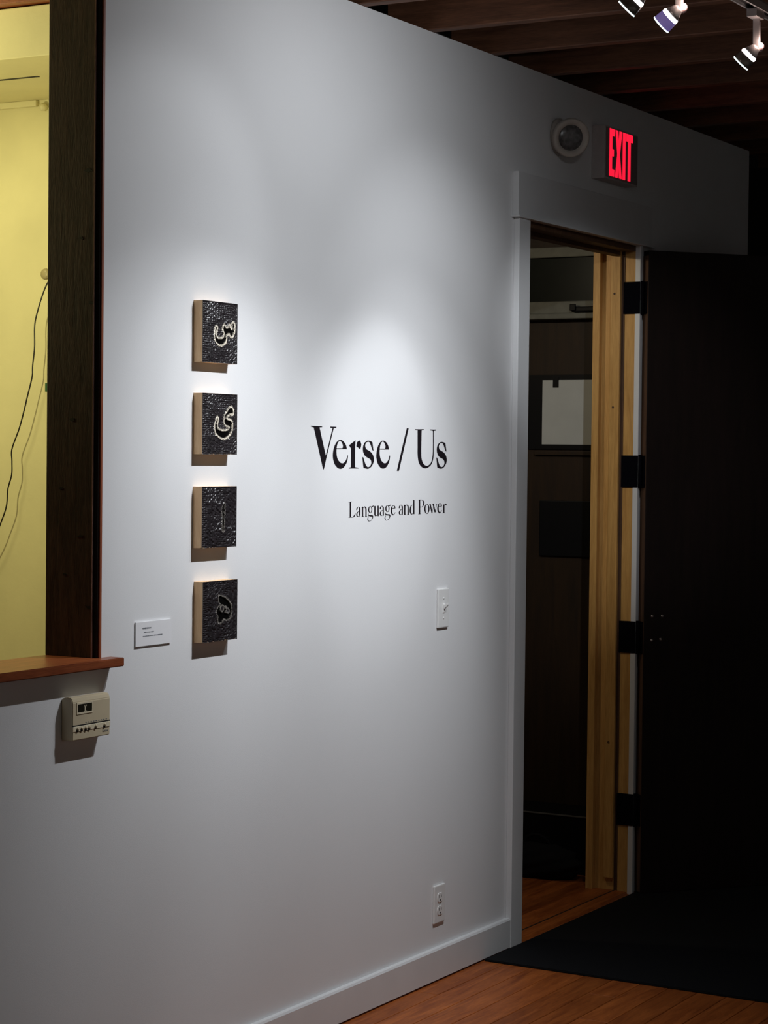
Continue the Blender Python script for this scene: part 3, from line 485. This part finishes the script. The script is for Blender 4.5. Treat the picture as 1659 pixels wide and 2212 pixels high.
def carved_panel(idx, cx, z0, z1, loops, islands, rim_w, label, mat_rim, tilt=0.0):
    W2 = 0.077; H = z1 - z0; cz = (z0 + z1) / 2; D = 0.028
    g = thing('carved_panel', (cx, 0.0, z0), label, 'wall art', 'carved letter panels in a column')
    # pale plywood box behind the carved face
    bm = B(cx - W2, cx + W2, -D + 0.0062, 0.0, z0, z1)
    for (a0, a1, c0, c1) in ((cx - W2, cx - W2 + .0011, z0, z1), (cx + W2 - .0011, cx + W2, z0, z1), (cx - W2, cx + W2, z0, z0 + .0011), (cx - W2, cx + W2, z1 - .0011, z1)):
        box(bm, a0, a1, -D + .0012, -D + .0062, c0, c1)
    link_mesh('wooden_box', bm, 'birch', g)
    N = 116
    xs = np.linspace(-W2 * 1000, W2 * 1000, N + 1); zs = np.linspace(-H * 500, H * 500, N + 1)
    PX, PZ = np.meshgrid(xs, zs, indexing='ij')
    SD = np.full(PX.shape, 1e9)
    for l in loops: SD = np.minimum(SD, sdf(PX, PZ, smooth_loop(l)))
    for l in islands: SD = np.maximum(SD, -sdf(PX, PZ, smooth_loop(l)))
    rng = np.random.RandomState(11 + idx)
    Hh = np.zeros(PX.shape)
    ctr = np.mean(np.array(loops[0]), 0)
    # chisel scoops, roughly in rings round the letter; a column of level cuts by the left edge
    scoops = []
    for gx in np.arange(-74, 76, 7.6):
        for gz in np.arange(-74, 76, 5.2):
            x = gx + rng.uniform(-1.6, 1.6); z = gz + rng.uniform(-1.2, 1.2)
            ang = math.atan2(z - ctr[1], x - ctr[0]) + (math.pi / 2 if (abs(z - ctr[1]) > 34 or x > ctr[0] + 14) else 0) + rng.uniform(-.35, .35)
            if x < -58: ang = rng.uniform(-.12, .12)
            scoops.append((x, z, ang, rng.uniform(4.6, 7.2), rng.uniform(2.2, 3.1), rng.uniform(1.5, 2.6)))
    if idx >= 2:
        scoops = [s for s in scoops if s[0] < -60 or rng.rand() < 0.55]
    for (x, z, ang, a, b, dep) in scoops:
        i0, i1 = np.searchsorted(xs, (x - a, x + a)); k0, k1 = np.searchsorted(zs, (z - a, z + a))
        sx, sz = PX[i0:i1, k0:k1] - x, PZ[i0:i1, k0:k1] - z
        u = (sx * math.cos(ang) + sz * math.sin(ang)) / a; v_ = (-sx * math.sin(ang) + sz * math.cos(ang)) / b
        q = np.clip(1 - u * u - v_ * v_, 0, 1) * dep
        Hh[i0:i1, k0:k1] = np.maximum(Hh[i0:i1, k0:k1], q)
    jag = rng.uniform(-.9, .9, PX.shape)
    edge = np.minimum(W2 * 1000 - np.abs(PX), H * 500 - np.abs(PZ))
    depth = np.where(SD < 0, 3.2 + 0.6 * np.clip(-SD / 4, 0, 1), np.where(SD < rim_w, 0.3 + jag * .6, Hh))
    depth = np.where(edge < 1.2, 0.15, depth)
    cls = lambda i, k: 2 if SD4[i, k] < 0 else (1 if SD4[i, k] < rim_w + J4[i, k] else 0)
    SD4 = (SD[:-1, :-1] + SD[1:, :-1] + SD[:-1, 1:] + SD[1:, 1:]) / 4
    J4 = rng.uniform(-2.2, 1.4, SD4.shape)
    E4 = edge[:-1, :-1]
    for c, nm, mt in ((0, 'carved_face', 'carved'), (1, 'letter_rim', mat_rim), (2, 'letter_recess', 'recess')):
        bm = bmesh.new(); V = {}
        def vv(i, k):
            if (i, k) not in V:
                V[(i, k)] = bm.verts.new((cx + xs[i] / 1000, -D + depth[i, k] / 1000, cz + zs[k] / 1000))
            return V[(i, k)]
        for i in range(N):
            for k in range(N):
                if cls(i, k) == c:
                    bm.faces.new((vv(i, k), vv(i + 1, k), vv(i + 1, k + 1), vv(i, k + 1)))
        if c == 0:      # returned edge of the black face
            for (x0, x1, q0, q1) in ((-W2, W2, -H / 2, -H / 2), (-W2, W2, H / 2, H / 2), (-W2, -W2, -H / 2, H / 2), (W2, W2, -H / 2, H / 2)):
                vs = [bm.verts.new((cx + x, y_, cz + q)) for x, q, y_ in ((x0, q0, -D), (x1, q1, -D), (x1, q1, -D + .0012), (x0, q0, -D + .0012))]
                bm.faces.new(vs)
        link_mesh(nm, bm, mt, g, smooth=(c == 0))
    return g
PANELS = [('a1', 4.4236, 1.8095, 1.9615, 6.0, 'topmost carved black panel, a pale-rimmed toothed letter with a deep bowl'),
          ('a2', 4.4260, 1.5820, 1.7335, 5.4, 'second panel from the top, its pale-rimmed letter curled like a hook'),
          ('a3', 4.4270, 1.3500, 1.5025, 3.2, 'third carved panel, with a single narrow upright stroke'),
          ('a4', 4.4340, 1.1150, 1.2665, 4.0, 'lowest carved panel, a round letter with two eyes above a point')]
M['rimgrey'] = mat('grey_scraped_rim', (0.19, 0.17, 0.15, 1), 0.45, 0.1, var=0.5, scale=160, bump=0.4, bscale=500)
for i, (k, cx, z0, z1, rw, lab) in enumerate(PANELS):
    isl = [ART_DATA['a4a'], ART_DATA['a4b']] if k == 'a4' else []
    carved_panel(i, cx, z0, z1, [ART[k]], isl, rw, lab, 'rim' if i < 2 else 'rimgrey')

# --- vinyl lettering
def corner_smooth(pts):
    """catmull-rom between points, corners (third value 1) kept sharp"""
    N = len(pts); out = []
    for i in range(N):
        p1 = pts[i]; p2 = pts[(i + 1) % N]
        out.append((p1[0], p1[1]))
        if p1[2] and p2[2]: continue
        p0 = pts[i - 1] if not p1[2] else p1
        p3 = pts[(i + 2) % N] if not p2[2] else p2
        for s in (1, 2, 3):
            t = s / 4
            out.append(tuple(.5 * ((2 * b) + (-a + c) * t + (2 * a - 5 * b + 4 * c - e) * t * t + (-a + 3 * b - 3 * c + e) * t ** 3) for a, b, c, e in zip(p0[:2], p1[:2], p2[:2], p3[:2])))
    return out
GX, GZ = 4.9, 1.5466
def glyph_loops(key, bbox=None):
    ls = [[(p[0] / 1000 + GX, p[1] / 1000 + GZ) for p in corner_smooth(c)] for c in GLYPHS[key]]
    if bbox:
        f = [p for l in ls for p in l]; a0, a1 = min(p[0] for p in f), max(p[0] for p in f); b0, b1 = min(p[1] for p in f), max(p[1] for p in f)
        X0, X1, Z0, Z1 = bbox
        ls = [[(X0 + (p[0] - a0) / (a1 - a0) * (X1 - X0), Z0 + (p[1] - b0) / (b1 - b0) * (Z1 - Z0)) for p in l] for l in ls]
    return ls
title = thing('wall_title', (5.30, -0.0005, 1.545), 'large black serif title lettering Verse / Us on the white wall', 'lettering')
for key, bb in (('V', None), ('e', None), ('r', None), ('s', None), ('e', (5.2627, 5.342, 1.5462, 1.6258)), ('/', None), ('U', None), ('s', (5.6257, 5.6914, 1.5458, 1.6258))):
    ls = glyph_loops(key, bb)
    if key == 'r':
        bm = poly_fill([ls[0]], 0.0, -0.0008); b2 = poly_fill([ls[1]], 0.0, -0.0008)
        me = bpy.data.meshes.new('tmp'); b2.to_mesh(me); b2.free(); bm.from_mesh(me); bpy.data.meshes.remove(me)
    else:
        bm = poly_fill(ls, 0.0, -0.0008)
    link_mesh('letter', bm, 'ink', title)
sub = thing('wall_subtitle', (5.40, -0.0005, 1.41), 'small black serif lettering Language and Power below the title', 'lettering')
for (nm, polys) in SMALL:
    bm = bmesh.new()
    for q in polys:
        nq = len(q) // 2
        P = [(x / 1e4 + 5.1, z / 1e4 + 1.412) for x, z in q]
        L_, R_ = P[:nq], P[nq:][::-1]
        f1 = [bm.verts.new((x, -0.0006, z)) for x, z in L_]; f2 = [bm.verts.new((x, -0.0006, z)) for x, z in R_]
        k1 = [bm.verts.new((x, -0.0001, z)) for x, z in L_]; k2 = [bm.verts.new((x, -0.0001, z)) for x, z in R_]
        for i in range(nq - 1):
            bm.faces.new((f1[i], f1[i + 1], f2[i + 1], f2[i]))
            bm.faces.new((f1[i], f1[i + 1], k1[i + 1], k1[i])); bm.faces.new((f2[i], f2[i + 1], k2[i + 1], k2[i]))
        bm.faces.new((f1[0], f2[0], k2[0], k1[0])); bm.faces.new((f1[-1], f2[-1], k2[-1], k1[-1]))
    link_mesh('letter', bm, 'ink', sub)

# --- label card
cx0, cx1, cz0, cz1 = 4.111, 4.256, 1.1225, 1.1805
card = thing('label_card', (cx0, 0, cz0), 'small white caption card pinned beside the lowest carved panel', 'card')
link_mesh('card_sheet', B(cx0, cx1, -0.0045, -0.0005, cz0, cz1), 'paper', card)
random.seed(7)
for (u0_, u1_, v_, th) in ((.17, .42, .73, .0036), (.22, .50, .56, .0022), (.19, .74, .40, .0022)):
    x = cx0 + u0_ * (cx1 - cx0); xe = cx0 + u1_ * (cx1 - cx0); z = cz0 + v_ * (cz1 - cz0)
    bm = bmesh.new()
    while x < xe:
        ww = random.uniform(.0016, .0034); hh = th * random.uniform(.75, 1.25)
        box(bm, x, min(x + ww, xe), -0.0048, -0.0044, z - hh / 2, z + hh / 2); x += ww + random.uniform(.0004, .0014)
    link_mesh('print_line', bm, 'printink', card)

# --- thermostat
tx0, tx1, tz0, tz1, td = 3.834, 3.974, 0.931, 1.029, 0.032
th_ = thing('thermostat', (tx0, 0, tz0), 'cream wall thermostat with small dark display below the window ledge', 'thermostat')
bm = bmesh.new()
prism(bm, [(tx0, 0, tz0), (tx0, -td, tz0), (tx0, -td, tz1 - .012), (tx0, -td + .004, tz1 - .001), (tx0, -0.012, tz1), (tx0, 0, tz1 - .004)], (tx1 - tx0, 0, 0))
bmesh.ops.bevel(bm, geom=list(bm.edges), offset=0.0018, segments=2, affect='EDGES')
body = link_mesh('case', bm, 'cream', th_)
fx = lambda u: tx0 + u * (tx1 - tx0); fz = lambda v: tz1 - v * (tz1 - tz0)
disp = link_mesh('display', B(fx(.12), fx(.50), -td - .0006, -td + .002, fz(.36), fz(.17)), 'lcd', th_)
for (a, b, c, e) in ((.10, .52, .36, .40), (.10, .52, .13, .17), (.10, .12, .17, .36), (.50, .52, .17, .36)):
    link_mesh('display_frame', B(fx(a), fx(b), -td - .0016, -td + .001, fz(e), fz(c)), 'creamlight', disp)
bm = bmesh.new()
box(bm, fx(.31), fx(.335), -td - .001, -td, fz(.35), fz(.20)); box(bm, fx(.30), fx(.355), -td - .001, -td, fz(.235), fz(.20)); box(bm, fx(.30), fx(.36), -td - .001, -td, fz(.355), fz(.335))
link_mesh('display_digit', bm, 'creamlight', disp)
link_mesh('slot_line', B(fx(.0), fx(1.0), -td - .0007, -td + .002, fz(.675), fz(.645)), 'slot', th_)
ledge = link_mesh('slider_ledge', B(fx(.0), fx(1.0), -td - .0015, -td + .002, fz(.80), fz(.675), bevel=.0008, seg=1), 'creamlight', th_)
for u in (.12, .23, .335, .43, .60, .84):
    bm = bmesh.new(); c = (fx(u), -td - .001, fz(.735)); lathe(bm, [(0, .0040), (.003, .0036), (.0042, .002)], c, (0, -1, 0), 10)
    link_mesh('slider', bm, 'cream', th_, True)
    bm = bmesh.new(); lathe(bm, [(0, .0042), (.0012, .0042)], (c[0] - .001, -td - .0012, c[2] - .0035), (0, -1, 0), 10)
    link_mesh('slider_shadow', bm, 'slot', th_)  # dark disc set down-left as the slider's painted cast shadow
random.seed(3)
bm = bmesh.new()
for i in range(5):
    x = fx(.80) + i * .0042; hh = (.006, .004, .0035, .004, .0035)[i]
    box(bm, x, x + .0016, -td - .0006, -td, fz(.905), fz(.905) + hh); box(bm, x, x + .0034, -td - .0006, -td, fz(.905), fz(.905) + .0012)
link_mesh('maker_mark', bm, 'printink', th_)
bm = bmesh.new()
for i in range(9):
    x = fx(.34) + i * .0095
    box(bm, x, x + .0045, -td - .0005, -td, fz(.625), fz(.605))
link_mesh('scale_print', bm, 'printink', th_)

# --- light switch
sx, sz0, sz1 = 5.672, 1.066, 1.184
sw = thing('light_switch', (sx, 0, sz0), 'white toggle light switch beside the door casing', 'light switch')
link_mesh('plate', B(sx - .0345, sx + .0345, -0.0065, 0, sz0, sz1, bevel=.003), 'plate', sw)
zc = (sz0 + sz1) / 2
link_mesh('toggle_collar', B(sx - .0062, sx + .0062, -0.0085, -0.006, zc - .0135, zc + .0135, bevel=.001), 'plate', sw)
bm = bmesh.new(); prism(bm, [(sx - .004, -0.008, zc - .004), (sx - .004, -0.008, zc + .010), (sx - .004, -0.022, zc + .017), (sx - .004, -0.022, zc + .009)], (.008, 0, 0))
bmesh.ops.bevel(bm, geom=list(bm.edges), offset=.001, segments=2, affect='EDGES')
link_mesh('toggle', bm, 'plate', sw)
for s in (-.03, .03):
    bm = bmesh.new(); lathe(bm, [(0, .0034), (.0009, .003), (.0013, .0015)], (sx, -.0064, zc + s), (0, -1, 0), 12)
    scr = link_mesh('plate_screw', bm, 'plate', sw, True)

# --- outlet
ox, oz0, oz1 = 5.668, 0.172, 0.287
ot = thing('power_outlet', (ox, 0, oz0), 'white duplex power outlet low on the wall above the baseboard', 'outlet')
link_mesh('plate', B(ox - .0345, ox + .0345, -0.0065, 0, oz0, oz1, bevel=.003), 'plate', ot)
zc = (oz0 + oz1) / 2
for s in (-.0195, .0195):
    bm = bmesh.new()
    pts = []
    for i in range(24):
        a = 2 * math.pi * i / 24
        pts.append((ox + .0168 * math.cos(a), -0.0062, zc + s + max(-.0135, min(.0135, .0168 * math.sin(a)))))
    prism(bm, pts, (0, -0.0022, 0))
    rec = link_mesh('receptacle', bm, 'plate', ot)
    link_mesh('blade_slot', B(ox - .0078, ox - .0052, -.0088, -.0080, zc + s - .001, zc + s + .0085), 'slot', rec)
    link_mesh('blade_slot', B(ox + .0052, ox + .0078, -.0088, -.0080, zc + s, zc + s + .0075), 'slot', rec)
    bm = bmesh.new(); lathe(bm, [(0, .0028), (.0005, .0028)], (ox, -.0083, zc + s - .0078), (0, -1, 0), 12); link_mesh('earth_hole', bm, 'slot', rec)
bm = bmesh.new(); lathe(bm, [(0, .0030), (.0009, .0028), (.0013, .0015)], (ox, -.0064, zc), (0, -1, 0), 12); link_mesh('plate_screw', bm, 'screw', ot, True)

# --- exit sign
ex0, ex1, ez0, ez1, ed = 6.730, 7.020, 2.540, 2.722, 0.050
es = thing('exit_sign', (ex0, 0, ez0), 'wall-mounted sign box with glowing red letters EXIT over the doorway', 'exit sign')
link_mesh('housing', B(ex0, ex1, -ed, 0, ez0, ez1, bevel=.004), 'signbox', es)
face = link_mesh('face_plate', B(ex0 + .008, ex1 - .006, -ed - .0015, -ed + .001, ez0 + .006, ez1 - .006), 'signface', es)
lz0, lz1 = 2.552, 2.714; ly0, ly1 = -ed - .003, -ed - .0012
LX = {'E': (6.766, 6.808), 'X': (6.816, 6.872), 'I': (6.881, 6.903), 'T': (6.910, 6.966)}
st = 0.0215
bm = bmesh.new(); a, b = LX['E']
prism(bm, [(x, ly0, z) for x, z in ((a, lz0), (b, lz0), (b, lz0 + .024), (a + st, lz0 + .024), (a + st, 2.621), (b - .006, 2.621), (b - .006, 2.645), (a + st, 2.645), (a + st, lz1 - .024), (b, lz1 - .024), (b, lz1), (a, lz1))], (0, .0018, 0))
link_mesh('letter', bm, 'exitred', es)
bm = bmesh.new(); a, b = LX['X']; mx_ = (a + b) / 2; mz = (lz0 + lz1) / 2
prism(bm, [(x, ly0, z) for x, z in ((a, lz0), (a + st, lz0), (mx_, mz - .035), (b - st, lz0), (b, lz0), (mx_ + .0105, mz), (b, lz1), (b - st, lz1), (mx_, mz + .035), (a + st, lz1), (a, lz1), (mx_ - .0105, mz))], (0, .0018, 0))
link_mesh('letter', bm, 'exitred', es)
a, b = LX['I']; link_mesh('letter', B(a, b, ly0, ly1, lz0, lz1), 'exitred', es)
bm = bmesh.new(); a, b = LX['T']; mx_ = (a + b) / 2
prism(bm, [(x, ly0, z) for x, z in ((mx_ - st / 2, lz0), (mx_ + st / 2, lz0), (mx_ + st / 2, lz1 - .026), (b, lz1 - .026), (b, lz1), (a, lz1), (a, lz1 - .026), (mx_ - st / 2, lz1 - .026))], (0, .0018, 0))
link_mesh('letter', bm, 'exitred', es)

# --- emergency lamp head
hx, hz = 6.455, 2.645
el = thing('emergency_lamp', (hx, 0, hz - .06), 'round grey emergency lamp head on the wall beside the exit sign', 'emergency light')
bm = bmesh.new(); lathe(bm, [(0, .060), (.012, .060), (.020, .052), (.030, .036)], (hx, 0, hz), (0, -1, 0), 36); link_mesh('wall_base', bm, 'lampbeige', el, True)
ax = Vector((-0.66, -0.70, -0.22)).normalized(); hc = Vector((hx, -0.028, hz)) - ax * 0.004
bm = bmesh.new(); lathe(bm, [(0, .030), (.010, .046), (.030, .060), (.050, .064), (.062, .063), (.064, .058), (.058, .044), (.052, .042)], hc, ax, 40); hd = link_mesh('lamp_head', bm, 'lampbeige', el, True)
bm = bmesh.new(); lathe(bm, [(0, .044), (.003, .040), (.006, .022), (.0065, .002)], hc + ax * .0515, ax, 32); link_mesh('lens', bm, 'lens', el, True)

# --- lighting track and the three spotlights in view
TY, TZ = -1.08, 2.770
bm = bmesh.new()
box(bm, 4.2, 7.4, TY - .0175, TY - .0125, TZ - .012, TZ + .010); box(bm, 4.2, 7.4, TY + .0125, TY + .0175, TZ - .012, TZ + .010); box(bm, 4.2, 7.4, TY - .0175, TY + .0175, TZ + .008, TZ + .012)
trk = thing('lighting_track', (5.3, TY, TZ), 'pale metal lighting track under the dark ceiling joists', 'lighting track')
link_mesh('channel', bm, 'alu', trk)
link_mesh('conductor_insert', B(4.2, 7.4, TY - .0125, TY + .0125, TZ - .004, TZ + .008), 'black', trk)
for x in (4.75, 5.56, 6.37, 7.2):
    bm = bmesh.new(); lathe(bm, [(0, .006), (CEIL - TZ - .012, .006)], (x, TY, TZ + .012), (0, 0, 1), 10); link_mesh('hanger_rod', bm, 'alu', trk)
def track_head(x, target, label, glow, barrel, bright):
    t = thing('track_spotlight', (x, TY, TZ), label, 'spotlight', 'spotlights on the ceiling track')
    link_mesh('adapter', B(x - .030, x + .030, TY - .014, TY + .014, TZ - .034, TZ - .012, bevel=.002), 'metal', t)
    link_mesh('stem', B(x + .006, x + .013, TY - .009, TY + .009, TZ - .118, TZ - .032, bevel=.0015), 'metal', t)
    link_mesh('stem_bar', B(x + .014, x + .018, TY - .0085, TY + .0045, TZ - .102, TZ - .040, bevel=.001), 'metal', t)
    piv = Vector((x + .004, TY + .002, TZ - .112))
    ax_ = (Vector(target) - piv).normalized()
    bm = bmesh.new(); lathe(bm, [(0, .006), (.004, .0125), (.012, .0125), (.017, .008)], piv + Vector((.010, -.004, .006)), (1, -.35, .1), 16); kn = link_mesh('tilt_knob', bm, 'pink', t, True)
    o = piv + ax_ * -.004
    bm = bmesh.new(); lathe(bm, [(-.004, .006), (0, .012), (.014, .018), (.020, .0205)], o, ax_, 28); link_mesh('rear_cup', bm, 'metal', t, True)
    bm = bmesh.new(); lathe(bm, [(.020, .0200), (.023, .0222), (.0285, .0226), (.030, .021)], o, ax_, 28); link_mesh('glow_band', bm, glow, t, True)
    bm = bmesh.new(); lathe(bm, [(.030, .0232), (.052, .0246), (.0535, .0246)], o, ax_, 28); link_mesh('barrel', bm, barrel, t, True)
    bm = bmesh.new(); lathe(bm, [(.0535, .0252), (.0565, .0252), (.0570, .0235)], o, ax_, 28); link_mesh('front_rim', bm, 'rimglow', t, True)
    return o + ax_ * .064, ax_
HEADS = [
    (4.585, (4.44, 0, 1.62), 'leftmost of the three ceiling spotlights, cut by the top of the picture', 'glow', 'barrel', 1),
    (4.800, (4.72, 0, 1.75), 'middle ceiling spotlight glowing violet and white', 'glow', 'barrelviolet', 1),
    (5.345, (5.27, 0, 1.62), 'rightmost ceiling spotlight, hanging whole from its stem', 'glow', 'barrel', 1)]
LAMP = []
for hd_ in HEADS: LAMP.append(track_head(*hd_))
def beams(i, items):
    p, ax_ = LAMP[i]
    for (nm, tgt, power, ang, blend, rad) in items: spot(nm, p, tgt, power, ang, blend, rad)
KP = 52.0
x1, x2, x3 = LAMP[0][0].x, LAMP[1][0].x, LAMP[2][0].x
beams(0, [('low_beam_of_left_spotlight', (x1 + .25, 0, .6), .95 * KP, 70, 1.0, .012), ('beam_of_left_spotlight', (x1 - .36, 0, 1.35), .62 * KP, 52, 1.0, .012),
          ('halo_of_left_spotlight', (x1 - .10, 0, .3), .38 * KP, 100, 1.0, .012), ('upper_halo_of_left_spotlight', (x1 - .35, 0, 2.1), .10 * KP, 52, .6, .012),
          ('core_of_left_spotlight', (x1 - .12, 0, 1.6), .21 * KP, 40, .6, .012), ('centre_of_left_spotlight', (x1 - .10, 0, 1.66), .12 * KP, 26, .5, .012)])
beams(1, [('spill_of_middle_spotlight', (x2 + .1, 0, 2.1), .48 * KP, 140, 1.0, .012), ('added_door_wash', (7.15, .10, 1.65), 62, 30, .8, .012)])  # the narrow one is an added wash to brighten the pine jamb
beams(2, [('beam_of_right_spotlight', (x3 + .1, 0, 1.4), .56 * KP, 52, 1.0, .012), ('halo_of_right_spotlight', (x3 + .25, 0, 1.8), .33 * KP, 70, 1.0, .012),
          ('low_beam_of_right_spotlight', (x3 - .10, 0, 1.12), .48 * KP, 52, .6, .012), ('spill_of_right_spotlight', (x3 - .1, 0, 2.3), .065 * KP, 120, 1.0, .012), ('floor_beam_of_right_spotlight', (x3 - .1, 0, .5), .28 * KP, 50, 1.0, .012), ('core_of_right_spotlight', (x3 - .07, 0, 1.58), .16 * KP, 29, .5, .012)])
for (p, ax_), pw in zip(LAMP, (.30, .40, .30)):
    point('back_glow_of_spotlight', p - ax_ * .085, pw, (1.0, 0.72, 0.62), 0.01)

# --- back room: hook, cord, tape
CORD = [(4.928, 0.9076, 2.0854), (4.922, 0.9165, 2.0689), (4.912, 0.9267, 2.0302), (4.912, 0.9459, 1.9759), (4.912, 0.9514, 1.9432), (4.912, 0.951, 1.8883), (4.912, 0.9576, 1.8336), (4.912, 0.9596, 1.8007), (4.912, 0.9778, 1.7399), (4.912, 0.9846, 1.7156), (4.912, 1.0051, 1.6531), (4.912, 1.0328, 1.5903), (4.912, 1.0326, 1.5553), (4.912, 1.0334, 1.5147), (4.912, 1.0473, 1.472), (4.912, 1.0528, 1.4201), (4.912, 1.076, 1.3658), (4.912, 1.0967, 1.3231), (4.912, 1.1281, 1.2741)]
hk = thing('wall_hook', (YW, 0.94, 2.08), 'round beige knob on the yellow wall beside the dark post', 'knob')
bm = bmesh.new(); lathe(bm, [(0, .008), (.012, .008), (.014, .0155), (.020, .0165), (.024, .0150), (.0255, .006)], (YW, 0.931, 2.102), (-1, 0, 0), 24)
link_mesh('knob', bm, 'beige', hk, True)
bm = bmesh.new(); lathe(bm, [(0, .012), (.003, .011)], (YW, 0.931, 2.102), (-1, 0, 0), 20); link_mesh('rose', bm, 'yellowtrim', hk, True)
def cat(p, k=6):
    out = []
    for i in range(len(p) - 1):
        a, b, c, e = (Vector(p[min(max(i + j, 0), len(p) - 1)]) for j in (-1, 0, 1, 2))
        for s in range(k):
            t = s / k
            out.append(.5 * ((2 * b) + (-a + c) * t + (2 * a - 5 * b + 4 * c - e) * t * t + (-a + 3 * b - 3 * c + e) * t ** 3))
    out.append(Vector(p[-1])); return out
bm = bmesh.new(); tube(bm, cat(CORD), 0.0021, 10)
tag(at_base(link_mesh('hanging_cable', bm, 'cord', smooth=True)), 'thin black cable hanging from the knob on the yellow wall', 'cable')
tag(at_base(link_mesh('green_tape', B(YW - .0012, YW - .0001, 0.922, 0.9445, 1.760, 1.7845), 'green')), 'small green tape tab on the yellow wall by the post', 'tape')

# --- closet: taped sheet, black square board, bin and bag
XC = 7.62
sh = thing('paper_sheet', (XC, 0.47, 1.63), 'grey white sheet of paper taped up inside the dark closet', 'paper')
link_mesh('sheet', B(XC - .0075, XC - .006, 0.352, 0.590, 1.632, 1.884), 'sheet', sh)
link_mesh('backing_board', B(XC - .006, XC, 0.30, 0.650, 1.612, 1.906), 'black', sh)
link_mesh('tape_tab', B(XC - .0085, XC - .0075, 0.520, 0.545, 1.855, 1.895), 'black', sh)
nb = thing('notice_board', (XC, 0.47, 1.19), 'square black board on the plywood below the taped paper', 'board')
link_mesh('panel', B(XC - .012, XC, 0.33, 0.595, 1.193, 1.412, bevel=.003), 'black', nb)
link_mesh('panel_rail', B(XC - .016, XC, 0.33, 0.62, 1.590, 1.606, bevel=.002), 'ply', nb)
bn = thing('storage_bin', (7.42, 0.45, 0.0), 'low black bin with a pale rim on the closet floor', 'bin')
bm = bmesh.new()
prism(bm, [(7.36, 0.20, 0.0), (7.36, 0.85, 0.0), (7.60, 0.85, 0.0), (7.60, 0.20, 0.0)], (0, 0, 0.222)); link_mesh('bin_body', bm, 'black', bn)
link_mesh('bin_rim', B(7.355, 7.3605, 0.195, 0.855, 0.219, 0.2245, bevel=.001), 'closetrim', bn)
bg = thing('black_bag', (7.27, 0.45, 0.0), 'slumped black bag on the boards inside the closet doorway', 'bag')
bm = bmesh.new(); bmesh.ops.create_icosphere(bm, subdivisions=4, radius=1.0)
random.seed(9)
ph = [random.uniform(0, 6.28) for _ in range(8)]
for v in bm.verts:
    c = v.co.copy(); k = 1 + .07 * math.sin(5 * c.x + ph[0]) * math.sin(6 * c.y + ph[1]) + .05 * math.sin(11 * c.z + 7 * c.y + ph[2])
    v.co = Vector((7.255 + .07 * c.x * k, 0.43 + .19 * c.y * k, max(0.001, .055 + .075 * c.z * k)))
link_mesh('bag_body', bm, 'mat', bg, True)
bm = bmesh.new(); tube(bm, cat([(7.25, .36, .115), (7.24, .38, .150), (7.245, .42, .160), (7.25, .46, .145), (7.25, .47, .118)]), .006, 8); link_mesh('bag_handle', bm, 'mat', bg, True)
